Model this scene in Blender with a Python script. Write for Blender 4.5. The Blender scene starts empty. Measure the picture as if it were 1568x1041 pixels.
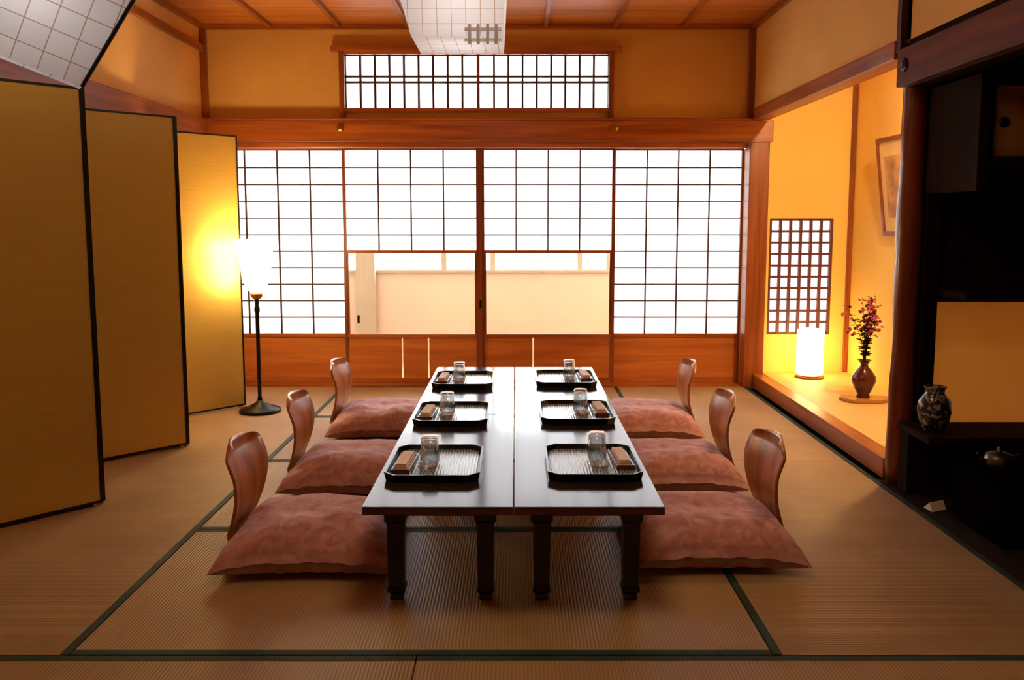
import bpy, bmesh, math, random
from mathutils import Matrix, Vector, noise
random.seed(4)
D = bpy.data
scene = bpy.context.scene

# ------------------------------------------------------------------ materials
def lin(c):
    out = []
    for k in c[:3]:
        k = k/255.0
        out.append(k/12.92 if k <= 0.04045 else ((k+0.055)/1.055)**2.4)
    return (*out, 1.0)

def newmat(name):
    m = D.materials.new(name); m.use_nodes = True
    nt = m.node_tree
    return m, nt, nt.nodes, nt.links, nt.nodes['Principled BSDF']

def plain(name, col, rough=0.5, metal=0.0, spec=0.5, bump=0.0, bscale=60, var=0.12, coat=0.0, vscale=3.0):
    m, nt, N, L, P = newmat(name)
    P.inputs['Roughness'].default_value = rough
    P.inputs['Metallic'].default_value = metal
    P.inputs['Specular IOR Level'].default_value = spec
    P.inputs['Coat Weight'].default_value = coat
    tc = N.new('ShaderNodeTexCoord')
    nz = N.new('ShaderNodeTexNoise'); nz.inputs['Scale'].default_value = vscale
    nz.inputs['Detail'].default_value = 4
    L.new(tc.outputs['Object'], nz.inputs['Vector'])
    cr = N.new('ShaderNodeValToRGB')
    c = lin(col)
    cr.color_ramp.elements[0].position = 0.3
    cr.color_ramp.elements[1].position = 0.7
    cr.color_ramp.elements[0].color = (c[0]*(1-var), c[1]*(1-var), c[2]*(1-var), 1)
    cr.color_ramp.elements[1].color = (min(1, c[0]*(1+var)), min(1, c[1]*(1+var)), min(1, c[2]*(1+var)), 1)
    L.new(nz.outputs['Fac'], cr.inputs['Fac'])
    L.new(cr.outputs['Color'], P.inputs['Base Color'])
    if bump > 0:
        n2 = N.new('ShaderNodeTexNoise'); n2.inputs['Scale'].default_value = bscale
        L.new(tc.outputs['Object'], n2.inputs['Vector'])
        b = N.new('ShaderNodeBump'); b.inputs['Strength'].default_value = bump
        b.inputs['Distance'].default_value = 0.004
        L.new(n2.outputs['Fac'], b.inputs['Height'])
        L.new(b.outputs['Normal'], P.inputs['Normal'])
    return m

def wood(name, c1, c2, axis='X', rough=0.35, scale=14, coat=0.0, spec=0.5):
    m, nt, N, L, P = newmat(name)
    P.inputs['Roughness'].default_value = rough
    P.inputs['Specular IOR Level'].default_value = spec
    P.inputs['Coat Weight'].default_value = coat
    tc = N.new('ShaderNodeTexCoord'); mp = N.new('ShaderNodeMapping')
    s = [scale, scale, scale]; s['XYZ'.index(axis)] = scale*0.06
    mp.inputs['Scale'].default_value = s
    L.new(tc.outputs['Object'], mp.inputs['Vector'])
    nz = N.new('ShaderNodeTexNoise'); nz.inputs['Scale'].default_value = 1.6
    nz.inputs['Detail'].default_value = 8; nz.inputs['Distortion'].default_value = 0.6
    L.new(mp.outputs['Vector'], nz.inputs['Vector'])
    cr = N.new('ShaderNodeValToRGB')
    cr.color_ramp.elements[0].position = 0.32; cr.color_ramp.elements[0].color = lin(c1)
    cr.color_ramp.elements[1].position = 0.68; cr.color_ramp.elements[1].color = lin(c2)
    L.new(nz.outputs['Fac'], cr.inputs['Fac'])
    L.new(cr.outputs['Color'], P.inputs['Base Color'])
    return m

def paper(name, col, trans=0.75):
    m, nt, N, L, P = newmat(name)
    N.remove(P)
    out = N['Material Output']
    tc = N.new('ShaderNodeTexCoord')
    nz = N.new('ShaderNodeTexNoise'); nz.inputs['Scale'].default_value = 2.5
    L.new(tc.outputs['Object'], nz.inputs['Vector'])
    cr = N.new('ShaderNodeValToRGB'); c = lin(col)
    cr.color_ramp.elements[0].color = (c[0]*0.94, c[1]*0.94, c[2]*0.94, 1)
    cr.color_ramp.elements[1].color = c
    L.new(nz.outputs['Fac'], cr.inputs['Fac'])
    d = N.new('ShaderNodeBsdfDiffuse'); t = N.new('ShaderNodeBsdfTranslucent')
    L.new(cr.outputs['Color'], d.inputs['Color']); L.new(cr.outputs['Color'], t.inputs['Color'])
    mx = N.new('ShaderNodeMixShader'); mx.inputs[0].default_value = trans
    L.new(d.outputs[0], mx.inputs[1]); L.new(t.outputs[0], mx.inputs[2])
    L.new(mx.outputs[0], out.inputs['Surface'])
    return m

def clearglass(name, gloss=0.10, tint=(1, 1, 1)):
    m, nt, N, L, P = newmat(name)
    N.remove(P); out = N['Material Output']
    t = N.new('ShaderNodeBsdfTransparent'); t.inputs[0].default_value = (*tint, 1)
    g = N.new('ShaderNodeBsdfGlossy'); g.inputs['Roughness'].default_value = 0.03
    lw = N.new('ShaderNodeLayerWeight'); lw.inputs[0].default_value = 0.35
    mr = N.new('ShaderNodeMapRange'); mr.inputs['To Min'].default_value = gloss; mr.inputs['To Max'].default_value = 0.9
    L.new(lw.outputs['Facing'], mr.inputs['Value'])
    mx = N.new('ShaderNodeMixShader')
    L.new(mr.outputs[0], mx.inputs[0]); L.new(t.outputs[0], mx.inputs[1]); L.new(g.outputs[0], mx.inputs[2])
    L.new(mx.outputs[0], out.inputs['Surface'])
    return m

def frosted(name):
    m, nt, N, L, P = newmat(name)
    N.remove(P); out = N['Material Output']
    t = N.new('ShaderNodeBsdfTransparent')
    g = N.new('ShaderNodeBsdfTranslucent'); g.inputs['Color'].default_value = (0.95, 0.98, 1, 1)
    mx = N.new('ShaderNodeMixShader'); mx.inputs[0].default_value = 0.5
    L.new(t.outputs[0], mx.inputs[1]); L.new(g.outputs[0], mx.inputs[2])
    L.new(mx.outputs[0], out.inputs['Surface'])
    return m

def emit(name, col, s):
    m, nt, N, L, P = newmat(name)
    P.inputs['Base Color'].default_value = (0.8, 0.75, 0.65, 1)
    P.inputs['Emission Color'].default_value = (*col, 1)
    P.inputs['Emission Strength'].default_value = s
    return m

def tatami(name, axis):
    m, nt, N, L, P = newmat(name)
    P.inputs['Roughness'].default_value = 0.5
    P.inputs['Specular IOR Level'].default_value = 0.35
    tc = N.new('ShaderNodeTexCoord')
    w = N.new('ShaderNodeTexWave'); w.wave_type = 'BANDS'; w.bands_direction = axis
    w.inputs['Scale'].default_value = 30; w.inputs['Distortion'].default_value = 0.4
    w.inputs['Detail'].default_value = 1
    L.new(tc.outputs['Object'], w.inputs['Vector'])
    nz = N.new('ShaderNodeTexNoise'); nz.inputs['Scale'].default_value = 2.2; nz.inputs['Detail'].default_value = 6
    L.new(tc.outputs['Object'], nz.inputs['Vector'])
    cr = N.new('ShaderNodeValToRGB')
    cr.color_ramp.elements[0].position = 0.3; cr.color_ramp.elements[0].color = lin((168, 132, 90))
    cr.color_ramp.elements[1].position = 0.75; cr.color_ramp.elements[1].color = lin((194, 158, 112))
    L.new(nz.outputs['Fac'], cr.inputs['Fac'])
    mx = N.new('ShaderNodeMix'); mx.data_type = 'RGBA'; mx.blend_type = 'MULTIPLY'
    mx.inputs['Factor'].default_value = 0.25
    L.new(cr.outputs['Color'], mx.inputs['A']); L.new(w.outputs['Color'], mx.inputs['B'])
    L.new(mx.outputs['Result'], P.inputs['Base Color'])
    b = N.new('ShaderNodeBump'); b.inputs['Strength'].default_value = 0.3; b.inputs['Distance'].default_value = 0.003
    L.new(w.outputs['Fac'], b.inputs['Height']); L.new(b.outputs['Normal'], P.inputs['Normal'])
    return m

M_plaster = plain('ochre_plaster', (234, 184, 104), 0.9, bump=0.25, bscale=220, var=0.06)
M_plaster_toko = plain('alcove_plaster', (248, 210, 114), 0.9, bump=0.25, bscale=220, var=0.05)
M_plaster_out = plain('corridor_plaster', (240, 220, 196), 0.9, var=0.03)
M_post_out = plain('corridor_post', (196, 184, 160), 0.8, var=0.05)
M_woodX = wood('cedar_beam_x', (146, 72, 28), (198, 112, 50), 'X', 0.32)
M_woodY = wood('cedar_beam_y', (126, 62, 28), (176, 98, 46), 'Y', 0.35)
M_woodZ = wood('cedar_post_z', (116, 54, 24), (166, 86, 40), 'Z', 0.35)
M_kumiko = wood('lattice_wood', (70, 46, 36), (92, 64, 48), 'Z', 0.6, spec=0.2)
M_kosh = wood('skirting_board_wood', (184, 98, 40), (222, 134, 64), 'X', 0.35, scale=10)
M_ceil = wood('ceiling_board', (184, 108, 44), (220, 142, 68), 'X', 0.4, scale=9)
M_dark = wood('dark_stained_wood', (28, 16, 12), (44, 26, 17), 'Z', 0.75, spec=0.03)
M_pillar = wood('polished_pillar', (92, 34, 16), (138, 58, 28), 'Z', 0.25, coat=0.3)
M_floorb = wood('dark_floor_board', (26, 16, 11), (42, 26, 16), 'Y', 0.7, spec=0.1)
M_corr = wood('corridor_floor_wood', (184, 152, 116), (210, 178, 142), 'X', 0.45)
M_paper = paper('washi_paper', (250, 250, 252))
M_paper_pink = paper('washi_paper_rosy', (250, 232, 236))
M_paper_warm = paper('screen_panel_paper', (240, 210, 146), 0.5)
M_glass = clearglass('window_glass', 0.04)
M_frost = frosted('frosted_pane')
M_cup = clearglass('drinking_glass_clear', 0.22, (0.92, 0.95, 0.96))
M_heri = plain('tatami_border_green', (20, 52, 32), 0.7, bump=0.4, bscale=400, var=0.25, vscale=60)
M_tx = tatami('tatami_weave_x', 'X')
M_ty = tatami('tatami_weave_y', 'Y')
M_black = plain('black_lacquer', (8, 7, 7), 0.25, spec=0.5, var=0.1)
M_matte = plain('matte_black', (12, 9, 8), 0.8, spec=0.0, var=0.1)
M_iron = plain('black_iron', (18, 16, 15), 0.35, metal=0.4)
M_brass = plain('brass', (190, 140, 60), 0.3, metal=1.0)
M_pewter = plain('dark_pewter', (96, 92, 86), 0.35, metal=0.9)
M_steel = plain('brushed_steel', (190, 190, 194), 0.45, metal=0.35)
M_white = plain('white_cloth', (242, 222, 208), 0.8, bump=0.4, bscale=200)
M_redlac = plain('red_brown_lacquer', (110, 50, 36), 0.28, var=0.15)
M_table = wood('table_top_lacquer', (38, 30, 28), (52, 42, 38), 'Y', 0.13, scale=8)
M_table.node_tree.nodes['Principled BSDF'].inputs['IOR'].default_value = 1.6
M_tedge = plain('table_edge', (84, 44, 38), 0.35)
M_chair = wood('bentwood_veneer', (144, 80, 40), (190, 118, 66), 'Z', 0.3, scale=10, coat=0.1)

def fabric(name, c1, c2):
    m, nt, N, L, P = newmat(name)
    P.inputs['Roughness'].default_value = 0.8
    P.inputs['Sheen Weight'].default_value = 0.3
    P.inputs['Sheen Roughness'].default_value = 0.4
    P.inputs['Specular IOR Level'].default_value = 0.2
    tc = N.new('ShaderNodeTexCoord')
    nz = N.new('ShaderNodeTexNoise'); nz.inputs['Scale'].default_value = 16; nz.inputs['Detail'].default_value = 5
    nz.inputs['Distortion'].default_value = 1.2
    L.new(tc.outputs['Object'], nz.inputs['Vector'])
    cr = N.new('ShaderNodeValToRGB')
    cr.color_ramp.elements[0].position = 0.38; cr.color_ramp.elements[0].color = lin(c1)
    cr.color_ramp.elements[1].position = 0.60; cr.color_ramp.elements[1].color = lin(c2)
    L.new(nz.outputs['Fac'], cr.inputs['Fac']); L.new(cr.outputs['Color'], P.inputs['Base Color'])
    b = N.new('ShaderNodeBump'); b.inputs['Strength'].default_value = 0.35; b.inputs['Distance'].default_value = 0.005
    L.new(nz.outputs['Fac'], b.inputs['Height']); L.new(b.outputs['Normal'], P.inputs['Normal'])
    return m
M_cush = fabric('cushion_brocade', (178, 118, 114), (204, 146, 140))

def goldmat():
    m, nt, N, L, P = newmat('gold_leaf_silk')
    P.inputs['Metallic'].default_value = 0.5; P.inputs['Roughness'].default_value = 0.36
    tc = N.new('ShaderNodeTexCoord'); mp = N.new('ShaderNodeMapping')
    mp.inputs['Scale'].default_value = (2, 2, 90)
    L.new(tc.outputs['Object'], mp.inputs['Vector'])
    nz = N.new('ShaderNodeTexNoise'); nz.inputs['Scale'].default_value = 2.0; nz.inputs['Detail'].default_value = 5
    L.new(mp.outputs['Vector'], nz.inputs['Vector'])
    cr = N.new('ShaderNodeValToRGB')
    cr.color_ramp.elements[0].position = 0.2; cr.color_ramp.elements[0].color = lin((198, 164, 82))
    cr.color_ramp.elements[1].position = 0.8; cr.color_ramp.elements[1].color = lin((210, 178, 98))
    L.new(nz.outputs['Fac'], cr.inputs['Fac']); L.new(cr.outputs['Color'], P.inputs['Base Color'])
    return m
M_gold = goldmat()

def ribmat():
    m, nt, N, L, P = newmat('ribbed_tray_painted_sheen')
    P.inputs['Roughness'].default_value = 0.22
    tc = N.new('ShaderNodeTexCoord')
    w = N.new('ShaderNodeTexWave'); w.bands_direction = 'X'; w.inputs['Scale'].default_value = 30
    w.inputs['Distortion'].default_value = 1.5; w.inputs['Detail Scale'].default_value = 1.0
    L.new(tc.outputs['Object'], w.inputs['Vector'])
    cr = N.new('ShaderNodeValToRGB')
    cr.color_ramp.elements[0].color = lin((78, 88, 94)); cr.color_ramp.elements[1].color = lin((176, 190, 200))  # pale stripes paint the window's reflection on dark lacquer ribs
    L.new(w.outputs['Fac'], cr.inputs['Fac']); L.new(cr.outputs['Color'], P.inputs['Base Color'])
    b = N.new('ShaderNodeBump'); b.inputs['Strength'].default_value = 0.5; b.inputs['Distance'].default_value = 0.003
    L.new(w.outputs['Fac'], b.inputs['Height']); L.new(b.outputs['Normal'], P.inputs['Normal'])
    return m
M_tray_in = ribmat()

def pendmat():
    m, nt, N, L, P = newmat('gridded_shade_paper')
    N.remove(P); out = N['Material Output']
    tc = N.new('ShaderNodeTexCoord')
    br = N.new('ShaderNodeTexBrick'); br.offset = 0.0
    br.inputs['Scale'].default_value = 1.0
    br.inputs['Brick Width'].default_value = 0.055; br.inputs['Row Height'].default_value = 0.055
    br.inputs['Mortar Size'].default_value = 0.0012; br.inputs['Mortar Smooth'].default_value = 0.1
    br.inputs['Color1'].default_value = lin((244, 244, 246)); br.inputs['Color2'].default_value = lin((236, 236, 240))
    br.inputs['Mortar'].default_value = lin((186, 156, 140))
    L.new(tc.outputs['UV'], br.inputs['Vector'])
    d = N.new('ShaderNodeBsdfDiffuse'); t = N.new('ShaderNodeBsdfTranslucent')
    L.new(br.outputs['Color'], d.inputs['Color']); L.new(br.outputs['Color'], t.inputs['Color'])
    mx = N.new('ShaderNodeMixShader'); mx.inputs[0].default_value = 0.5
    L.new(d.outputs[0], mx.inputs[1]); L.new(t.outputs[0], mx.inputs[2]); L.new(mx.outputs[0], out.inputs['Surface'])
    return m
M_pend = pendmat()

# ------------------------------------------------------------------ mesh builder
class B:
    def __init__(s):
        s.v = []; s.f = []; s.m = []; s.sm = []; s.mats = []; s.M = Matrix(); s.uv = {}
    def mi(s, mat):
        if mat not in s.mats: s.mats.append(mat)
        return s.mats.index(mat)
    def add(s, vs, fs, mat, smooth=False, uvs=None):
        o = len(s.v); k = s.mi(mat)
        s.v += [s.M @ Vector(p) for p in vs]
        for i, f in enumerate(fs):
            if uvs: s.uv[len(s.f)] = uvs[i]
            s.f.append([a+o for a in f]); s.m.append(k); s.sm.append(smooth)
    def box(s, x0, x1, y0, y1, z0, z1, mat):
        vs = [(x0,y0,z0),(x1,y0,z0),(x1,y1,z0),(x0,y1,z0),(x0,y0,z1),(x1,y0,z1),(x1,y1,z1),(x0,y1,z1)]
        s.add(vs, [(0,3,2,1),(4,5,6,7),(0,1,5,4),(1,2,6,5),(2,3,7,6),(3,0,4,7)], mat)
    def lathe(s, prof, mat, cx=0, cy=0, n=32, smooth=True, cap=True):
        vs = []; fs = []
        for r, z in prof:
            for i in range(n):
                a = 2*math.pi*i/n; vs.append((cx+r*math.cos(a), cy+r*math.sin(a), z))
        for j in range(len(prof)-1):
            for i in range(n):
                a = j*n+i; b = j*n+(i+1) % n
                fs.append((a, b, b+n, a+n))
        if cap:
            fs.append(tuple(range(n))[::-1]); fs.append(tuple((len(prof)-1)*n+i for i in range(n)))
        s.add(vs, fs, mat, smooth)
    def cyl(s, cx, cy, z0, z1, r, mat, r1=None, n=24):
        s.lathe([(r, z0), (r if r1 is None else r1, z1)], mat, cx, cy, n)
    def tube(s, pts, r, mat, n=8, r1=None):
        pts = [Vector(p) for p in pts]; vs = []; fs = []
        for i, p in enumerate(pts):
            d = (pts[min(i+1, len(pts)-1)]-pts[max(i-1, 0)]).normalized()
            a = d.orthogonal().normalized(); b = d.cross(a)
            rr = r if r1 is None else r+(r1-r)*i/(len(pts)-1)
            for k in range(n):
                t = 2*math.pi*k/n; vs.append(p+a*rr*math.cos(t)+b*rr*math.sin(t))
        for i in range(len(pts)-1):
            for k in range(n):
                fs.append((i*n+k, i*n+(k+1) % n, (i+1)*n+(k+1) % n, (i+1)*n+k))
        fs.append(tuple(range(n))); fs.append(tuple((len(pts)-1)*n+k for k in range(n)))
        s.add(vs, fs, mat, True)
    def prism(s, poly, z0, z1, mat):
        n = len(poly)
        vs = [(x, y, z0) for x, y in poly]+[(x, y, z1) for x, y in poly]
        fs = [tuple(range(n))[::-1], tuple(range(n, 2*n))]+[(i, (i+1) % n, n+(i+1) % n, n+i) for i in range(n)]
        s.add(vs, fs, mat)
    def done(s, name, loc=(0, 0, 0), rz=0.0, bevel=0.0, recalc=True):
        me = D.meshes.new(name); me.from_pydata(s.v, [], s.f); 
        for m in s.mats: me.materials.append(m)
        for i, p in enumerate(me.polygons):
            p.material_index = s.m[i]; p.use_smooth = s.sm[i]
        if s.uv:
            ul = me.uv_layers.new(name='UVMap')
            for i, p in enumerate(me.polygons):
                if i in s.uv:
                    for k, li in enumerate(p.loop_indices): ul.data[li].uv = s.uv[i][k]
        if recalc:
            bm = bmesh.new(); bm.from_mesh(me); bmesh.ops.recalc_face_normals(bm, faces=bm.faces); bm.to_mesh(me); bm.free()
        ob = D.objects.new(name, me); scene.collection.objects.link(ob)
        ob.location = loc; ob.rotation_euler = (0, 0, rz)
        if bevel:
            md = ob.modifiers.new('bevel', 'BEVEL'); md.width = bevel; md.segments = 2; md.limit_method = 'ANGLE'
            md.angle_limit = math.radians(50)
        return ob

def inst(ob, name, loc, rz=0.0):
    o = ob.copy(); o.name = name; o.location = loc; o.rotation_euler = (0, 0, rz)
    scene.collection.objects.link(o); return o

# ------------------------------------------------------------------ room constants
XL, XR = -2.20, 1.67
YB = 6.10
ZC = 2.55
YF = -1.4

# ---- tatami floor
b = B()
b.box(-2.3, 2.5, YF-0.1, 6.2, -0.08, -0.031, M_floorb)
def mat_piece(x0, x1, y0, y1, ax):
    e = 0.002; w = 0.026
    b.box(x0+e, x1-e, y0+e, y1-e, -0.03, 0.0, M_tx if ax == 'X' else M_ty)
    if ax == 'X':
        b.box(x0+e, x1-e, y0+e-0.001, y0+w, -0.02, 0.0015, M_heri); b.box(x0+e, x1-e, y1-w, y1-e+0.001, -0.02, 0.0015, M_heri)
    else:
        b.box(x0+e-0.001, x0+w, y0+e, y1-e, -0.02, 0.0015, M_heri); b.box(x1-w, x1-e+0.001, y0+e, y1-e, -0.02, 0.0015, M_heri)
for (x0, x1) in ((-2.18, -1.225), (0.705, 1.66)):
    mat_piece(x0, x1, 2.215, 4.12, 'Y'); mat_piece(x0, x1, 4.12, 6.03, 'Y')
for y0 in (2.215, 3.17, 4.125, 5.08):
    mat_piece(-1.225, 0.705, y0, y0+0.952, 'X')
for (x0, x1) in ((-2.18, -0.27), (-0.27, 1.66)):
    mat_piece(x0, x1, 1.255, 2.21, 'X'); mat_piece(x0, x1, 0.30, 1.253, 'X'); mat_piece(x0, x1, -0.66, 0.298, 'X')
    mat_piece(x0, x1, -1.4, -0.662, 'X')
b.box(1.665, 2.5, YF, 3.8, -0.03, 0.001, M_floorb)
b.box(-2.2, 1.66, 6.03, 6.2, -0.03, 0.010, M_woodX)
b.box(-2.21, -2.18, YF, 6.1, -0.03, 0.004, M_woodY)
b.done('floor')

# ---- ceiling
b = B()
n = 16
for i in range(n):
    y0 = YF-0.1+(YB+0.2-YF)*i/n; y1 = YF-0.1+(YB+0.2-YF)*(i+1)/n-0.004
    b.box(-2.3, 1.8, y0, y1, ZC, ZC+0.02, M_ceil)
b.box(-2.3, 1.8, YF-0.1, YB+0.1, ZC+0.021, ZC+0.08, M_dark)
for x in (-1.71, -1.23, -0.75, -0.27, 0.205, 0.685, 1.165):
    b.box(x-0.014, x+0.014, YF, YB-0.001, ZC-0.028, ZC-0.0005, M_woodY)
b.done('ceiling')
b = B()
b.box(XL, XR, YB-0.035, YB-0.001, ZC-0.035, ZC-0.001, M_woodX)
b.box(XL+0.001, XL+0.035, YF, YB-0.036, ZC-0.035, ZC-0.001, M_woodY)
b.box(XR-0.035, XR-0.001, YF, YB-0.036, ZC-0.035, ZC-0.001, M_woodY)
b.done('trim_cornice')

# ---- back wall (upper plaster with transom opening)
RX0, RX1, RZ0, RZ1 = -1.20, 0.65, 1.975, 2.345
b = B()
b.box(XL-0.1, RX0, YB, YB+0.08, 1.735, ZC, M_plaster)
b.box(RX1, XR, YB, YB+0.08, 1.735, ZC, M_plaster)
b.box(RX0, RX1, YB, YB+0.08, 1.735, RZ0, M_plaster)
b.box(RX0, RX1, YB, YB+0.08, RZ1, ZC, M_plaster)
b.box(1.632, XR, YB+0.001, YB+0.08, 0.0, 1.70, M_plaster)
b.done('wall_back')

b = B()
b.box(XL, 1.80, YB-0.075, YB-0.001, 1.735, 1.885, M_woodX)
b.box(XL, 1.63, YB-0.05, YB+0.10, 1.70, 1.734, M_woodX)
b.box(XL, 1.72, YB-0.085, YB-0.001, 1.885, 1.900, M_woodX)
b.done('trim_lintel_back', bevel=0.004)
b = B()
b.box(XL+0.001, XL+0.06, YF, YB-0.09, 1.74, 1.89, M_woodY)
b.box(XL+0.001, XL+0.03, YF, YB-0.04, 2.36, 2.41, M_woodY)
b.done('trim_lintel_left', bevel=0.004)
b = B()
b.box(1.625, 1.765, YB-0.12, YB-0.0, 0.005, 1.733, M_woodZ)
b.box(1.625, 1.67, YB-0.045, YB-0.001, 1.901, ZC-0.036, M_woodZ)
b.done('trim_post_right', bevel=0.006)
b = B()
b.box(XL+0.001, XL+0.04, YB-0.045, YB-0.001, 1.901, ZC-0.036, M_woodZ)
b.box(XL+0.001, XL+0.10, YB-0.10, YB-0.076, 0.005, 1.735, M_woodZ)
b.done('trim_post_left')

# transom window
b = B()
b.box(RX0, RX1, YB+0.045, YB+0.047, RZ0, RZ1, M_paper)
b.box(-0.275, -0.255, YB-0.005, YB+0.04, RZ0, RZ1, M_woodZ)
for half in ((RX0, -0.275), (-0.255, RX1)):
    for i in range(1, 9):
        x = half[0]+(half[1]-half[0])*i/9
        b.box(x-0.007, x+0.007, YB+0.02, YB+0.0445, RZ0, RZ1, M_kumiko)
for z in (RZ0+0.185, RZ0+0.225):
    b.box(RX0, RX1, YB+0.012, YB+0.0443, z-0.006, z+0.006, M_kumiko)
b.box(RX0-0.035, RX0, YB-0.04, YB+0.05, 1.902, RZ1+0.02, M_woodZ)
b.box(RX1, RX1+0.035, YB-0.04, YB+0.05, 1.902, RZ1+0.02, M_woodZ)
b.box(RX0-0.09, RX1+0.09, YB-0.05, YB-0.001, RZ1+0.02, RZ1+0.055, M_woodX)
b.box(RX0, RX1, YB-0.03, YB+0.05, RZ1, RZ1+0.02, M_woodX)
b.box(RX0, RX1, YB-0.03, YB+0.05, RZ0-0.025, RZ0, M_woodX)
b.done('window_transom')

nc = B()
nc.M = Matrix.Rotation(math.pi/2, 4, 'X')
nc.lathe([(0.004, 0.016), (0.012, 0.016), (0.016, 0.010), (0.028, 0.006), (0.030, 0.0)][::-1], M_brass, n=6, smooth=False)
o = nc.done('nail_cover', (-1.225, YB-0.076, 1.835))
inst(o, 'nail_cover', (0.69, YB-0.076, 1.835))

# ---- shoji panels
def shoji(name, x0, x1, ya, glass, gaps=(), latch=None):
    b = B(); t = 0.03; y1 = ya+t
    st = 0.016
    zb0, zb1, zt = 0.0105, 0.345, 1.6995
    b.box(x0, x0+st, ya, y1, zb0, zt, M_woodZ); b.box(x1-st, x1, ya, y1, zb0, zt, M_woodZ)
    b.box(x0+st, x1-st, ya, y1, zb0, 0.05, M_woodX)
    b.box(x0+st, x1-st, ya, y1, zb1, 0.37, M_woodX)
    b.box(x0+st, x1-st, ya, y1, zt-0.012, zt, M_woodX)
    cur = x0+st
    for g in gaps:
        b.box(cur, g-0.005, ya+0.01, ya+0.02, 0.05, zb1, M_kosh); cur = g+0.005
    b.box(cur, x1-st, ya+0.01, ya+0.02, 0.05, zb1, M_kosh)
    xi0, xi1 = x0+st, x1-st
    nrow = 11; zlo, zhi = 0.37, zt-0.012
    pz = zlo
    if glass:
        zmid = zlo+(zhi-zlo)*5/11
        b.box(xi0, xi1, ya, y1, zmid-0.012, zmid+0.010, M_woodX)
        b.box(xi0, xi1, ya+0.014, ya+0.017, zlo, zmid-0.012, M_glass)
        b.box(xi0, xi0+0.012, ya+0.004, y1, zlo, zmid-0.012, M_woodZ)
        b.box(xi1-0.012, xi1, ya+0.004, y1, zlo, zmid-0.012, M_woodZ)
        pz = zmid+0.010
    if latch:
        b.box(latch-0.008, latch+0.008, ya+0.004, ya+0.0139, 0.45, 0.51, M_iron)
    b.box(xi0, xi1, ya+0.022, ya+0.0235, pz, zhi, M_paper)
    for i in range(1, 4):
        x = xi0+(xi1-xi0)*i/4
        b.box(x-0.005, x+0.005, ya+0.006, ya+0.0218, pz, zhi, M_kumiko)
    for j in range(1, nrow):
        z = zlo+(zhi-zlo)*j/nrow
        if z < pz+0.01: continue
        b.box(xi0, xi1, ya+0.009, ya+0.0216, z-0.0048, z+0.0048, M_kumiko)
    return b.done(name)
shoji('shoji_screen', -2.19, -1.228, YB+0.040, False)
shoji('shoji_screen', -1.232, -0.268, YB+0.004, True, gaps=(-0.825, -0.635), latch=-1.14)
shoji('shoji_screen', -0.243, 0.702, YB+0.004, True, gaps=(0.125,))
shoji('shoji_screen', 0.698, 1.63, YB+0.040, False)
b = B()
b.box(-0.2675, -0.2435, YB-0.012, YB+0.036, 0.0105, 1.699, M_woodZ)
b.box(-0.263, -0.248, YB-0.016, YB-0.012, 0.56, 0.62, M_iron)
b.done('trim_meeting_stile')

# ---- left wall
b = B()
b.box(XL-0.1, XL, YF, YB+0.1, 0, ZC, M_plaster)
b.done('wall_left')
b = B(); b.box(XL-0.1, 2.6, YF-0.1, YF, 0, ZC, M_plaster); b.done('wall_rear')

# ---- right wall
b = B()
b.box(XR, XR+0.08, YF, YB, 1.95, ZC, M_plaster)
b.box(XR, XR+0.08, YF, 2.2, 0.0, 1.95, M_plaster)
b.done('wall_right')
b = B()
b.box(XR-0.02, XR+0.09, 3.80, YB-0.09, 1.885, 1.965, M_woodY)
b.done('trim_alcove_lintel', bevel=0.004)
b = B()
b.box(XR-0.05, XR-0.001, YF, 3.70, 1.75, 1.905, wood('dark_lintel', (78, 34, 20), (116, 56, 32), 'Y', 0.6, spec=0.2))
b.box(XR, XR+0.08, 2.2, 3.70, 1.75, 1.95, M_dark)
b.done('trim_lintel_right', bevel=0.004)
b = B()
b.box(XR-0.03, XR-0.001, 3.72, 3.76, 1.906, ZC-0.036, wood('dark_post', (60, 26, 16), (90, 42, 24), 'Z', 0.5, spec=0.2))
b.done('trim_wall_post')
b = B(); b.M = Matrix.Rotation(-math.pi/2, 4, 'Y')
b.lathe([(0.03, 0.0), (0.028, 0.006), (0.016, 0.010), (0.012, 0.016), (0.004, 0.016)], M_iron, n=6, smooth=False)
b.done('nail_cover', (XR-0.051, 3.62, 1.83))

b = B()
prof = []
for i in range(24):
    z = 0.002+1.94*i/23
    prof.append((0.053+0.003*math.sin(z*7)+0.002*math.sin(z*17), z))
b.lathe(prof, M_pillar, n=28)
b.done('alcove_pillar', (1.732, 3.755, 0))

# ---- tokonoma
TX = 2.40
b = B()
WX0, WX1, WZ0, WZ1 = 1.815, 2.27, 0.37, 1.205
b.box(1.765, WX0, YB, YB+0.08, 0, 2.4, M_plaster_toko)
b.box(XR, 1.765, YB, YB+0.08, 0, 2.4, M_plaster_toko)
b.box(WX1, TX+0.08, YB, YB+0.08, 0, 2.4, M_plaster_toko)
b.box(WX0, WX1, YB, YB+0.08, 0, WZ0, M_plaster_toko)
b.box(WX0, WX1, YB, YB+0.08, WZ1, 2.4, M_plaster_toko)
b.done('wall_alcove_back')
b = B(); b.box(TX, TX+0.08, 3.8, YB, 0, 2.4, M_plaster_toko); b.done('wall_alcove_right')
b = B(); b.box(XR+0.08, TX+0.08, 3.7, YB+0.08, 2.4, 2.44, M_ceil); b.done('ceiling_alcove')
b = B(); b.box(TX-0.03, TX-0.001, YB-0.03, YB-0.001, 0.101, 2.399, M_woodZ); b.done('trim_alcove_corner')
b = B()
b.box(1.69, 1.78, 3.815, YB-0.121, 0.005, 0.10, M_woodY)
b.box(1.781, TX-0.001, 3.815, YB-0.001, 0.005, 0.094, M_tx)
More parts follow.
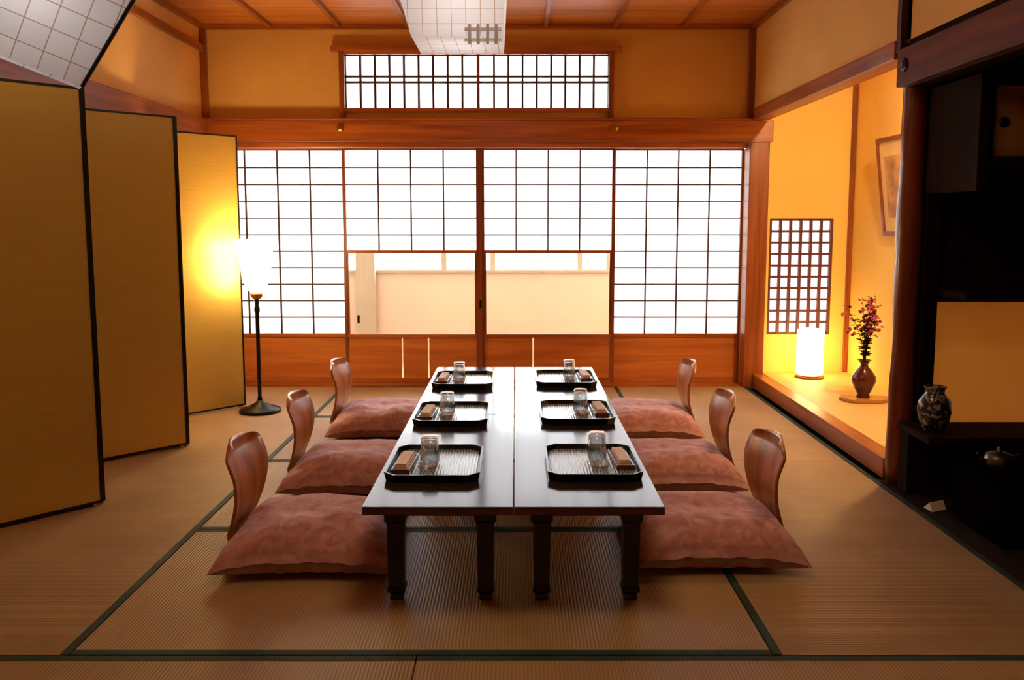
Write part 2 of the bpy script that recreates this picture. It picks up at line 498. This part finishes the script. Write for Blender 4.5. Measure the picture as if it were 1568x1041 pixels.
b.box(1.781, TX-0.001, 3.815, YB-0.001, 0.094, 0.098, plain('alcove_matting', (232, 192, 118), 0.5, var=0.05))
b.done('alcove_platform', bevel=0.004)
b = B()
b.box(WX0, WX1, YB+0.05, YB+0.052, WZ0, WZ1, M_paper_pink)
M_lat = wood('lattice_dark', (84, 44, 40), (112, 62, 54), 'Z', 0.5)
for i in range(0, 7):
    x = WX0+0.009+(WX1-WX0-0.018)*i/6
    b.box(x-0.009, x+0.009, YB+0.005, YB+0.030, WZ0, WZ1, M_lat)
for j in range(0, 11):
    z = WZ0+0.008+(WZ1-WZ0-0.016)*j/10
    b.box(WX0, WX1, YB+0.012, YB+0.034, z-0.008, z+0.008, M_lat)
b.done('window_lattice')

# ---- partition & staggered-shelf alcove (dark)
b = B()
b.box(1.79, TX+0.1, 3.76, 3.80, 0.84, 2.4, M_plaster)
b.box(1.79, TX+0.1, 3.76, 3.80, 0.0, 0.27, M_plaster)
b.box(1.841, TX+0.1, 3.745, 3.747, 0.27, 0.84, M_paper_warm)
b.box(1.78, 1.84, 3.69, 3.759, 0.0, 1.95, M_dark)
b.box(1.841, TX+0.1, 3.72, 3.759, 0.83, 1.95, M_dark)
b.box(1.841, TX+0.1, 3.72, 3.759, 0.0, 0.27, M_dark)
b.box(1.67, TX+0.1, 3.69, 3.80, 1.951, 2.4, M_dark)
b.done('wall_partition')
b = B(); b.box(TX+0.02, TX+0.1, 2.1, 3.68, 0, 2.4, M_dark); b.box(XR+0.08, TX+0.1, 2.1, 2.2, 0, 2.4, M_dark)
b.box(XR+0.081, TX+0.1, 2.1, 3.689, 1.951, 2.0, M_dark)
b.done('wall_shelf_alcove')
b = B()
b.box(1.69, TX+0.015, 3.40, 3.688, 0.272, 0.300, M_dark)
b.box(1.70, TX+0.015, 3.60, 3.688, 0.005, 0.271, M_dark)
b.done('alcove_shelf', bevel=0.003)
b = B()
b.box(1.80, 2.41, 3.30, 3.68, 1.40, 1.43, M_dark); b.box(1.80, 2.41, 3.30, 3.68, 1.70, 1.73, M_dark)
b.box(1.76, 1.80, 3.28, 3.68, 1.30, 1.74, M_dark); b.box(1.80, 2.41, 3.60, 3.68, 1.43, 1.70, M_dark)
b.box(1.84, 2.10, 3.31, 3.325, 1.432, 1.698, wood('cabinet_door_wood', (150, 96, 54), (180, 120, 70), 'X', 0.6))
b.box(2.10, 2.40, 3.33, 3.345, 1.432, 1.698, wood('cabinet_door_wood_b', (150, 96, 54), (180, 120, 70), 'X', 0.6))
b.M = Matrix.Translation((1.87, 3.311, 1.56)) @ Matrix.Rotation(math.pi/2, 4, 'X')
b.lathe([(0.02, 0), (0.02, 0.004), (0.005, 0.006)], M_iron, n=16)
b.M = Matrix()
b.box(1.84, 2.41, 3.45, 3.68, 0.86, 0.89, M_dark)
b.done('wall_cabinet')

m, nt, N, L, P = newmat('blue_white_porcelain'); M_jar = m
P.inputs['Roughness'].default_value = 0.15
tc = N.new('ShaderNodeTexCoord'); v = N.new('ShaderNodeTexNoise'); v.inputs['Scale'].default_value = 20; v.inputs['Distortion'].default_value = 2
L.new(tc.outputs['Object'], v.inputs['Vector'])
cr = N.new('ShaderNodeValToRGB'); cr.color_ramp.elements[0].position = 0.5; cr.color_ramp.elements[0].color = lin((34, 38, 50))
cr.color_ramp.elements[1].position = 0.6; cr.color_ramp.elements[1].color = lin((150, 148, 140))
L.new(v.outputs['Fac'], cr.inputs['Fac']); L.new(cr.outputs['Color'], P.inputs['Base Color'])
b = B()
b.lathe([(0.035, 0), (0.04, 0.006), (0.060, 0.05), (0.068, 0.09), (0.063, 0.13), (0.045, 0.155), (0.038, 0.165), (0.038, 0.18), (0.045, 0.188), (0.045, 0.193), (0.03, 0.193), (0.03, 0.17)], M_jar, n=40)
b.done('porcelain_jar', (1.765, 3.52, 0.301))
b = B()
b.box(1.74, 2.25, 2.95, 3.30, 0.03, 0.235, M_matte)
b.box(1.73, 2.26, 2.94, 3.31, 0.2355, 0.245, M_matte)
b.box(1.76, 2.23, 2.97, 3.28, 0.0025, 0.03, M_matte)
b.done('lacquer_chest', bevel=0.004)
b = B()
b.lathe([(0.03, 0), (0.045, 0.01), (0.055, 0.035), (0.045, 0.06), (0.02, 0.07), (0.008, 0.072), (0.008, 0.085), (0.004, 0.09)], M_pewter, n=28)
b.tube([(-0.045, 0, 0.03), (-0.07, 0, 0.045), (-0.085, 0, 0.065)], 0.009, M_pewter, r1=0.005)
b.tube([(0.045, 0, 0.05), (0.075, 0, 0.06), (0.08, 0, 0.035), (0.05, 0, 0.02)], 0.004, M_pewter)
b.done('metal_teapot', (1.83, 3.14, 0.2455))
b = B()
b.add([(0, 0, 0), (0.08, 0.01, 0), (0.09, 0.07, 0.0), (0.01, 0.06, 0), (0.01, 0.03, 0.03), (0.09, 0.04, 0.03)], [(0, 1, 5, 4), (3, 2, 5, 4), (0, 3, 4), (1, 2, 5), (0, 1, 2, 3)], M_white)
b.done('folded_note', (1.70, 3.36, 0.002), 0.3)

# ---- alcove ornaments
M_lantern = emit('lantern_paper_lit', (1.0, 0.70, 0.27), 9)
b = B()
pr = [(0.080, 0.02)]
for i in range(1, 24):
    z = 0.02+0.32*i/24; pr.append((0.090+(0.0015 if i % 2 else -0.0005), z))
pr.append((0.080, 0.34))
b.lathe(pr, M_lantern, n=32)
b.cyl(0, 0, 0.0, 0.010, 0.098, M_woodY); b.cyl(0, 0, 0.010, 0.0195, 0.075, M_woodY)
b.done('paper_lantern', (2.055, 5.87, 0.0985))
M_vase = plain('oxblood_glaze', (84, 30, 22), 0.18, var=0.3)
b = B()
pts = [(0.035, 0), (0.04, 0.004), (0.034, 0.02), (0.052, 0.055), (0.070, 0.10), (0.068, 0.13), (0.045, 0.165), (0.024, 0.19), (0.021, 0.205), (0.034, 0.225), (0.042, 0.23), (0.038, 0.23), (0.018, 0.21)]
b.lathe(pts, M_vase, n=36)
b.done('flower_vase', (2.11, 5.08, 0.121))
b = B()
poly = [(0.15*math.cos(a)*(1+0.10*math.sin(3*a+1)), 0.10*math.sin(a)*(1+0.12*math.cos(2*a))) for a in [2*math.pi*i/28 for i in range(28)]]
b.prism(poly, 0, 0.022, wood('slab_wood', (150, 96, 44), (196, 136, 70), 'X', 0.3))
b.done('display_slab', (2.12, 5.08, 0.0985), bevel=0.005)
M_stem = plain('stem_green', (60, 40, 28), 0.6); M_leaf = plain('leaf_green', (66, 72, 34), 0.55, var=0.3)
M_pet = plain('blossom_pink', (204, 84, 128), 0.6, var=0.3)
b = B()
def leafshape(p, d, up, l, w, mat):
    d = d.normalized(); s = d.cross(up).normalized(); nrm = s.cross(d)
    vs = [p, p+d*l*0.35+s*w+nrm*w*0.3, p+d*l*0.75+s*w*0.7, p+d*l, p+d*l*0.75-s*w*0.7, p+d*l*0.35-s*w+nrm*w*0.3]
    b.add(vs, [(0, 1, 2, 3), (0, 3, 4, 5)], mat)
def blossom(c, r):
    ax = Vector((random.uniform(-.6, .6), random.uniform(-1, -.2), random.uniform(0, .8))).normalized()
    e1 = ax.orthogonal().normalized(); e2 = ax.cross(e1)
    for ring, (rr, tilt) in enumerate(((r, 0.35), (r*0.6, 1.1))):
        for e in range(6):
            th = e*math.pi/3+ring*0.5
            dd = e1*math.cos(th)+e2*math.sin(th)+ax*tilt
            leafshape(c, dd, ax, rr, rr*0.42, M_pet)
for k in range(16):
    a = random.uniform(0, 6.28); lean = random.uniform(0.01, 0.085); h = random.uniform(0.22, 0.41)
    if k == 0: a, lean, h = math.pi, 0.12, 0.34
    pts = []
    for i in range(7):
        t = i/6
        pts.append(Vector((0.006*math.cos(a)+math.cos(a)*lean*t*t, 0.006*math.sin(a)+math.sin(a)*lean*t*t, h*t)))
    b.tube(pts, 0.0022, M_stem, n=5, r1=0.0012)
    for i in range(1, 7):
        for q in range(3):
            th = random.uniform(0, 6.28)
            leafshape(pts[i], Vector((math.cos(th), math.sin(th), random.uniform(-0.1, 0.5))), Vector((0, 0, 1)), random.uniform(0.028, 0.045), 0.012, M_leaf)
    tip = pts[-1]
    for q in range(6):
        c = tip+Vector((random.uniform(-.03, .03), random.uniform(-.03, .03), random.uniform(-.08, .015)))
        blossom(c, random.uniform(0.011, 0.017))
b.done('flower_arrangement', (2.11, 5.08, 0.335), recalc=False)
b = B()
M_frame = wood('picture_frame_wood', (100, 36, 20), (140, 56, 30), 'Z', 0.3)
W, H, f = 0.80, 0.62, 0.03
b.box(0, 0.02, 0, W, 0, f, M_frame); b.box(0, 0.02, 0, W, H-f, H, M_frame)
b.box(0, 0.02, 0, f, f, H-f, M_frame); b.box(0, 0.02, W-f, W, f, H-f, M_frame)
b.box(0.008, 0.016, f, W-f, f, H-f, plain('picture_mount', (232, 196, 120), 0.6))
b.box(0.005, 0.0078, 0.10, W-0.10, 0.12, H-0.12, plain('ink_painting', (196, 146, 84), 0.6, var=0.5, vscale=9))
pic = b.done('framed_picture', (TX-0.024, 4.72, 1.09))
pic.rotation_euler = (0, math.radians(-7), 0)

# ---- corridor beyond the shoji
b = B(); b.box(-2.7, 2.9, YB+0.10, 7.4, -0.08, 0.0, M_corr); b.done('floor_corridor')
b = B()
b.box(-2.7, 2.9, 7.30, 7.40, 0.0, 0.745, M_plaster_out)
b.box(-2.7, 2.9, 7.30, 7.40, 2.3, 2.5, M_plaster_out)
b.done('wall_corridor_outer')
b = B(); b.box(-2.8, -2.7, YB+0.08, 7.4, 0, 2.5, M_plaster_out); b.done('wall_corridor_left')
b = B(); b.box(2.9, 3.0, YB+0.08, 7.4, 0, 2.5, M_plaster_out); b.done('wall_corridor_right')
b = B(); b.box(-2.7, 2.9, YB+0.08, 7.4, 2.5, 2.56, M_plaster_out); b.done('ceiling_corridor')
b = B()
b.box(-2.69, 2.89, 7.27, 7.38, 0.746, 0.768, M_post_out); b.box(-2.69, 2.89, 7.30, 7.38, 2.27, 2.299, M_post_out)
for x in (-2.2, -0.62, -0.20, 0.55, 0.80, 1.9, 2.6):
    b.box(x-0.022, x+0.022, 7.31, 7.345, 0.768, 2.27, M_post_out)
b.box(-2.69, 2.89, 7.35, 7.353, 0.768, 2.27, M_frost)
b.box(-1.36, -1.20, 7.20, 7.269, 0.001, 2.26, M_post_out)
b.done('window_corridor')

# ------------------------------------------------------------------ folding screen
b = B()
pk, vl = -1.735, -2.13
pts = [(pk, 2.53), (vl, 3.03), (pk, 3.47), (vl, 4.0), (pk, 4.40), (vl, 4.95), (pk, 5.37)]
H0, H1 = 0.012, 1.715
for i in range(len(pts)-1):
    p, q = Vector((*pts[i], 0)), Vector((*pts[i+1], 0))
    d = (q-p); ln = d.length; ang = math.atan2(d.y, d.x)
    b.M = Matrix.Translation(p) @ Matrix.Rotation(ang, 4, 'Z')
    g = 0.006; fw = 0.010; th = 0.009
    b.box(g, ln-g, -th, th, H0, H0+fw, M_black); b.box(g, ln-g, -th, th, H1-fw, H1, M_black)
    b.box(g, g+fw, -th, th, H0+fw, H1-fw, M_black); b.box(ln-g-fw, ln-g, -th, th, H0+fw, H1-fw, M_black)
    b.box(g+fw, ln-g-fw, -th+0.003, th-0.003, H0+fw, H1-fw, M_gold)
    for x in (g+0.02, ln-g-0.04):
        b.box(x, x+0.02, -th, th, 0.002, H0, M_brass)
b.M = Matrix()
b.done('folding_screen')

# ------------------------------------------------------------------ floor lamp
b = B()
b.lathe([(0.125, 0), (0.128, 0.012), (0.12, 0.02), (0.07, 0.03), (0.055, 0.045), (0.03, 0.055), (0.016, 0.075)], M_iron, n=40)
b.lathe([(0.016, 0.075), (0.012, 0.10), (0.012, 0.62), (0.017, 0.63), (0.017, 0.65), (0.013, 0.66), (0.013, 0.70)], M_iron, n=20)
b.lathe([(0.013, 0.70), (0.03, 0.715), (0.04, 0.735), (0.036, 0.745)], M_brass, n=28)
M_shade = emit('glass_shade_lit', (1.0, 0.72, 0.33), 32)
b.lathe([(0.034, 0.746), (0.06, 0.775), (0.082, 0.83), (0.09, 0.90), (0.096, 0.96), (0.11, 1.03), (0.125, 1.07), (0.120, 1.07), (0.10, 1.02), (0.088, 0.96)], M_shade, n=36, cap=False)
b.lathe([(0.01, 0.76), (0.03, 0.80), (0.035, 0.85), (0.02, 0.90), (0.004, 0.91)], M_shade, n=20)
b.done('floor_lamp', (-1.60, 5.22, 0.002))

# ------------------------------------------------------------------ tables
TZ = 0.335
def table():
    b = B(); w, l = 0.449, 1.222
    b.box(-w/2, w/2, -l/2, l/2, TZ-0.004, TZ, M_table)
    b.box(-w/2, w/2, -l/2, l/2, TZ-0.026, TZ-0.0041, M_tedge)
    b.box(-w/2+0.05, w/2-0.05, -l/2+0.09, -l/2+0.11, TZ-0.06, TZ-0.0262, M_black)
    b.box(-w/2+0.05, w/2-0.05, l/2-0.11, l/2-0.09, TZ-0.06, TZ-0.0262, M_black)
    b.box(-w/2+0.05, -w/2+0.07, -l/2+0.11, l/2-0.11, TZ-0.06, TZ-0.0262, M_black)
    b.box(w/2-0.07, w/2-0.05, -l/2+0.11, l/2-0.11, TZ-0.06, TZ-0.0262, M_black)
    for sx in (-1, 1):
        for sy in (-1, 1):
            cx, cy = sx*(w/2-0.085), sy*(l/2-0.12)
            def ring(r, z): return [(cx-r, cy-r, z), (cx+r, cy-r, z), (cx+r, cy+r, z), (cx-r, cy+r, z)]
            lv = [(0.034, TZ-0.027), (0.034, TZ-0.075), (0.027, TZ-0.085), (0.025, 0.045), (0.028, 0.04), (0.028, 0.028), (0.019, 0.02), (0.022, 0.004), (0.018, 0.0)]
            vs = []; 
            for r, z in lv: vs += ring(r, z)
            fs = []
            for i in range(len(lv)-1):
                for k in range(4):
                    fs.append((i*4+k, i*4+(k+1) % 4, i*4+4+(k+1) % 4, i*4+4+k))
            fs.append((0, 1, 2, 3)); e = (len(lv)-1)*4; fs.append((e, e+1, e+2, e+3))
            b.add(vs, fs, M_black)
    return b
tb = table().done('low_dining_table', (-0.234, 2.45+0.612, 0.002), bevel=0.003)
inst(tb, 'low_dining_table', (0.220, 2.45+0.612, 0.002))
inst(tb, 'low_dining_table', (-0.234, 2.45+0.612+1.226, 0.002))
inst(tb, 'low_dining_table', (0.220, 2.45+0.612+1.226, 0.002))
TT = TZ+0.0025

# ------------------------------------------------------------------ trays & settings
def tray():
    b = B(); a, c, k = 0.158, 0.195, 0.035
    def oct(a, c, k): return [(-a+k, -c), (a-k, -c), (a, -c+k), (a, c-k), (a-k, c), (-a+k, c), (-a, c-k), (-a, -c+k)]
    b.prism(oct(a-0.006, c-0.006, k), 0, 0.008, M_black)
    o1, o0, i1, i0 = oct(a, c, k), oct(a-0.006, c-0.006, k), oct(a-0.008, c-0.008, k-0.002), oct(a-0.012, c-0.012, k-0.002)
    vs = [(x, y, 0.0) for x, y in o0]+[(x, y, 0.028) for x, y in o1]+[(x, y, 0.028) for x, y in i1]+[(x, y, 0.0081) for x, y in i0]
    fs = []
    for j in range(3):
        for i in range(8): fs.append((j*8+i, j*8+(i+1) % 8, j*8+8+(i+1) % 8, j*8+8+i))
    b.add(vs, fs, M_black)
    b.prism(oct(a-0.016, c-0.016, k-0.006), 0.0082, 0.0115, M_tray_in)
    return b
ty = tray().done('serving_tray', (-0.275, 2.87, TT), bevel=0.0015)
def glassb():
    b = B()   # upturned tumbler
    b.lathe([(0.034, 0.0), (0.0335, 0.03), (0.030, 0.085), (0.028, 0.092), (0.0, 0.092)], M_cup, n=32, cap=False)
    b.lathe([(0.031, 0.001), (0.0305, 0.03), (0.027, 0.078), (0.0, 0.08)], M_cup, n=32, cap=False)
    return b
gl = glassb().done('drinking_glass', (0, 0, -5))
def towelbox():
    b = B()
    b.box(-0.028, 0.028, -0.095, 0.095, 0, 0.008, M_redlac)
    for s in (-1, 1):
        b.box(-0.028, 0.028, s*0.095-0.003, s*0.095+0.003, 0.0, 0.018, M_redlac)
        b.box(s*0.028-0.003, s*0.028+0.003, -0.098, 0.098, 0.0, 0.018, M_redlac)
    for k in range(3):
        b.box(-0.022+0.001*k, 0.022-0.002*k, -0.085+0.002*k, 0.085-0.001*k, 0.009+0.008*k, 0.0165+0.008*k, M_white)
    return b
tw = towelbox().done('towel_tray', (0, 0, -5), bevel=0.0015)
def coaster():
    b = B(); b.lathe([(0.022, 0), (0.03, 0.003), (0.037, 0.02), (0.035, 0.02), (0.027, 0.006), (0.0, 0.005)], M_cup, n=28, cap=False); return b
co = coaster().done('glass_dish', (0, 0, -5))
for side, X, Ys in ((-1, -0.275, (2.87, 3.63, 4.43)), (1, 0.262, (2.88, 3.66, 4.47))):
    for i, Y in enumerate(Ys):
        if not (side == -1 and i == 0): inst(ty, 'serving_tray', (X, Y, TT))
        z = TT+0.0118
        inst(tw, 'towel_tray', (X+side*0.103, Y-0.04 if side < 0 else Y, z), rz=0.05*side)
        inst(gl, 'drinking_glass', (X+side*0.025, Y+(0.02 if side < 0 else 0.06), z))
        inst(co, 'glass_dish', (X+side*0.022, Y-0.075, z))
for o in (gl, tw, co): D.objects.remove(o)

# ------------------------------------------------------------------ floor chairs (legless) and cushions
def chair():
    b = B(); th = 0.011
    path = []
    for i in range(8): path.append((0.20-0.33*i/7, 0.008, 0.19-0.025*(i/7)))
    for i in range(1, 7):
        a = math.pi/2*i/6
        path.append((-0.13-0.055*math.sin(a), 0.008+0.055*(1-math.cos(a)), 0.165-0.01*math.sin(a)))
    for i in range(1, 24):
        t = i/23
        z = 0.063+0.322*t
        x = -0.185+0.026*math.sin(min(1, t*1.15)*math.pi)-0.022*t
        w = 0.155+0.038*math.sin(min(1, t*1.25)*math.pi/2)
        if t > 0.80: w -= 0.070*((t-0.80)/0.20)**2.4
        path.append((x, z, w))
    vs = []; fs = []; K = 15
    for side in (0, 1):
        for j, (x, z, w) in enumerate(path):
            if j < len(path)-1: tx, tz = path[j+1][0]-x, path[j+1][1]-z
            else: tx, tz = x-path[j-1][0], z-path[j-1][1]
            L_ = math.hypot(tx, tz) or 1; nx, nz = tz/L_, -tx/L_
            tb_ = max(0, (z-0.06)/0.33)
            for k in range(K):
                u = -1+2*k/(K-1)
                cv = 0.036*u*u*min(1, tb_*1.6)
                drop = -0.012*(u*u)*max(0, (tb_-0.8)/0.2)
                vs.append((x+cv+nx*th*side, u*w, z+drop+nz*th*side if j > 7 else z+abs(nz)*th*(side-0)))
    R = len(path)
    def id(s_, j, k): return s_*R*K+j*K+k
    for j in range(R-1):
        for k in range(K-1):
            fs.append((id(0, j, k), id(0, j, k+1), id(0, j+1, k+1), id(0, j+1, k)))
            fs.append((id(1, j, k), id(1, j+1, k), id(1, j+1, k+1), id(1, j, k+1)))
        for k in (0, K-1): fs.append((id(0, j, k), id(0, j+1, k), id(1, j+1, k), id(1, j, k)))
    for k in range(K-1):
        for j in (0, R-1): fs.append((id(0, j, k), id(0, j, k+1), id(1, j, k+1), id(1, j, k)))
    b.add(vs, fs, M_chair, True)
    return b
def cushion(seed):
    b = B(); n = 48; hw = 0.30; T = 0.078
    top = []; bot = []
    for j in range(n+1):
        for i in range(n+1):
            u = -1+2*i/n; v = -1+2*j/n
            x = u*hw*(1-0.085*(1-v*v)*abs(u)); y = v*hw*(1-0.085*(1-u*u)*abs(v))
            e = max(0, (1-abs(u)**2.6))*max(0, (1-abs(v)**2.6)); t = T*(e**0.45)
            nn = noise.noise(Vector((x*6+seed*5, y*6, seed)))*0.016*min(1, e*3)+noise.noise(Vector((x*18+seed*5, y*18, seed)))*0.005*min(1, e*3)
            edge = noise.noise(Vector((x*22, y*22, seed*3)))*0.008*(1-min(1, e*1.5))*min(1, (1-abs(u*v))*5)
            dim = -0.014*math.exp(-(u*u+v*v)/0.10)
            rest = 0.040
            corner = -0.028*(abs(u)*abs(v))**4
            top.append((x, y, rest+t*1.25+nn+dim+edge+corner))
            bot.append((x, y, max(0.0, rest-t*1.3+corner+edge) if e > 0 else rest+corner+edge))
    vs = top+bot; fs = []; S = (n+1)**2
    for j in range(n):
        for i in range(n):
            a = j*(n+1)+i; fs.append((a, a+1, a+n+2, a+n+1)); fs.append((S+a, S+a+n+1, S+a+n+2, S+a+1))
    b.add(vs, fs, M_cush, True)
    return b
specs = [(-1, -0.715, 2.965), (-1, -0.72, 3.79), (-1, -0.735, 4.75), (1, 0.685, 3.01), (1, 0.70, 3.82), (1, 0.72, 4.73)]
ch = None
for i, (sd, X, Y) in enumerate(specs):
    rz = 0 if sd < 0 else math.pi
    cx = (-0.848, -0.855, -0.865)[i] if sd < 0 else (0.788, 0.82, 0.83)[i-3]
    yy = Y+0.12
    if ch is None: ch = chair().done('floor_chair', (cx, yy, 0.003), rz)
    else: inst(ch, 'floor_chair', (cx, yy, 0.003), rz+random.uniform(-.04, .04))
    co_ = cushion(i+1).done('floor_cushion', (X, Y, 0.0245), random.uniform(-0.05, 0.05))
    bm = bmesh.new(); bm.from_mesh(co_.data); bmesh.ops.remove_doubles(bm, verts=bm.verts, dist=0.0004)
    bm.to_mesh(co_.data); bm.free()

# ------------------------------------------------------------------ pendant lamps
def pendant(bl, br, tl, tr, dy0, dy1, h):
    b = B()
    bot = [(bl, -dy0, 0), (br, -dy0, 0), (br, dy0, 0), (bl, dy0, 0)]
    top = [(tl, -dy1, h), (tr, -dy1, h), (tr, dy1, h), (tl, dy1, h)]
    vs = bot+top
    fs = []; uvs = []
    for i in range(4):
        j = (i+1) % 4; fs.append((i, j, 4+j, 4+i))
        A = Vector(vs[i]); Bq = Vector(vs[j]); Tq = Vector(vs[4+j]); Sq = Vector(vs[4+i])
        e = (Bq-A).normalized(); 
        nrm = e.cross(Sq-A).normalized(); u2 = nrm.cross(e)
        uvs.append([((p-A).dot(e)+1, (p-A).dot(u2)+1) for p in (A, Bq, Tq, Sq)])
    fs.append((0, 3, 2, 1)); uvs.append([(vs[k][0]+1, vs[k][1]+1) for k in (0, 3, 2, 1)])
    b.add(vs, fs, M_pend, False, uvs)
    for i in range(4):
        b.tube([vs[4+i], vs[4+(i+1) % 4]], 0.004, M_black, n=6)
    return b, vs
def bracket(b, x, y):
    b.box(x-0.07, x+0.07, y-0.022, y-0.008, 0.018, 0.028, M_steel)
    b.box(x-0.07, x+0.07, y-0.022, y-0.008, -0.022, -0.012, M_steel)
    for k in (-0.05, -0.018, 0.018, 0.05):
        b.tube([(x+k, y-0.026, -0.034), (x+k, y-0.026, 0.038)], 0.006, M_steel)
def bulb(loc, e):
    l = D.lights.new('pendant_bulb', 'POINT'); l.energy = e; l.color = (1.0, 0.97, 0.95); l.shadow_soft_size = 0.06
    o = D.objects.new('pendant_bulb', l); scene.collection.objects.link(o); o.location = loc
b, vs = pendant(-0.175, 0.175, -0.26, 0.19, 0.17, 0.23, 0.30)
bracket(b, 0.10, -0.17)
b.tube([(0.0, 0, 0.30), (0.0, 0, ZC-0.001-1.885)], 0.004, M_black)
b.tube([(-0.26, 0, 0.30), (0.19, 0, 0.30)], 0.004, M_black)
b.lathe([(0.05, ZC-1.885-0.03), (0.05, ZC-1.885-0.0008)], M_black, n=20)
b.done('pendant_lamp', (-0.225, 3.50, 1.885), recalc=False)
bulb((-0.225, 3.50, 2.08), 2.2)
b, vs = pendant(-0.36, 0.0, -0.42, 0.05, 0.02, 0.20, 0.33)
T = Matrix.Rotation(math.radians(35), 4, 'Z') @ Matrix.Rotation(math.radians(19), 4, 'Y')
b.v = [T @ v for v in b.v]
b.tube([T @ Vector(vs[1]), T @ Vector(vs[5])], 0.005, M_black, n=6)
topc = T @ Vector((-0.185, 0, 0.33))
b.tube([T @ Vector((-0.42, 0, 0.33)), T @ Vector((0.05, 0, 0.33))], 0.004, M_black)
b.tube([topc, (topc.x, topc.y, ZC-1.49-0.001)], 0.004, M_black)
b.lathe([(0.05, ZC-1.49-0.03), (0.05, ZC-1.49-0.0008)], M_black, cx=topc.x, cy=topc.y, n=20)
b.done('pendant_lamp', (-1.011, 2.016, 1.49), recalc=False)
pb = T @ Vector((-0.18, 0, 0.24))
bulb((-1.011+pb.x, 2.016+pb.y, 1.49+pb.z), 1.2)

# ------------------------------------------------------------------ lights
def area(name, loc, rot, sx, sy, p, col):
    l = D.lights.new(name, 'AREA'); l.shape = 'RECTANGLE'; l.size = sx; l.size_y = sy; l.energy = p; l.color = col
    o = D.objects.new(name, l); scene.collection.objects.link(o); o.location = loc; o.rotation_euler = rot; return o
area('daylight_outside', (0.1, 7.75, 1.55), (math.radians(-90), 0, 0), 5.8, 2.2, 440, (0.92, 0.97, 1.0))
b = B()
M_fill = emit('fill_box_glow', (1.0, 0.73, 0.42), 8)  # added warm fill, an invented fixture above the frame to brighten the room
b.box(-0.33, 0.33, -0.33, 0.33, -0.07, -0.001, M_fill)
for s in (-1, 1):
    b.box(-0.36, 0.36, s*0.345-0.015, s*0.345+0.015, -0.085, -0.001, M_woodX); b.box(s*0.345-0.015, s*0.345+0.015, -0.33, 0.33, -0.085, -0.001, M_woodX)
b.done('added_fill_box', (0.1, 2.35, ZC-0.0285))
b = B(); b.lathe([(0.045, 0), (0.05, 0.05), (0.03, 0.09), (0.03, 0.158)], M_black, n=20)
b.lathe([(0.001, -0.004), (0.04, -0.002)], emit('spot_bulb', (1, 0.7, 0.3), 30), n=20)
b.done('alcove_spotlight', (1.98, 4.15, 2.24))
l = D.lights.new('alcove_spot', 'AREA'); l.shape = 'DISK'; l.size = 0.1; l.energy = 36; l.color = (1.0, 0.76, 0.40)
o = D.objects.new('alcove_spot', l); scene.collection.objects.link(o); o.location = (1.98, 4.15, 2.225)
o.rotation_euler = (math.radians(30), math.radians(8), 0)

w = D.worlds.new('World'); scene.world = w; w.use_nodes = True
w.node_tree.nodes['Background'].inputs[0].default_value = (0.85, 0.93, 1, 1)
w.node_tree.nodes['Background'].inputs[1].default_value = 1.0

# ------------------------------------------------------------------ camera
cam = D.cameras.new('camera'); co2 = D.objects.new('camera', cam); scene.collection.objects.link(co2)
co2.location = (0, 0, 1.18); co2.rotation_euler = (math.radians(84), 0, 0)
cam.sensor_width = 36; cam.lens = 36*1300/1568; cam.shift_y = -44/1568; cam.shift_x = -6/1568
cam.clip_start = 0.05
scene.camera = co2
scene.view_settings.view_transform = 'Standard'
scene.view_settings.look = 'None'
scene.view_settings.exposure = 0.0
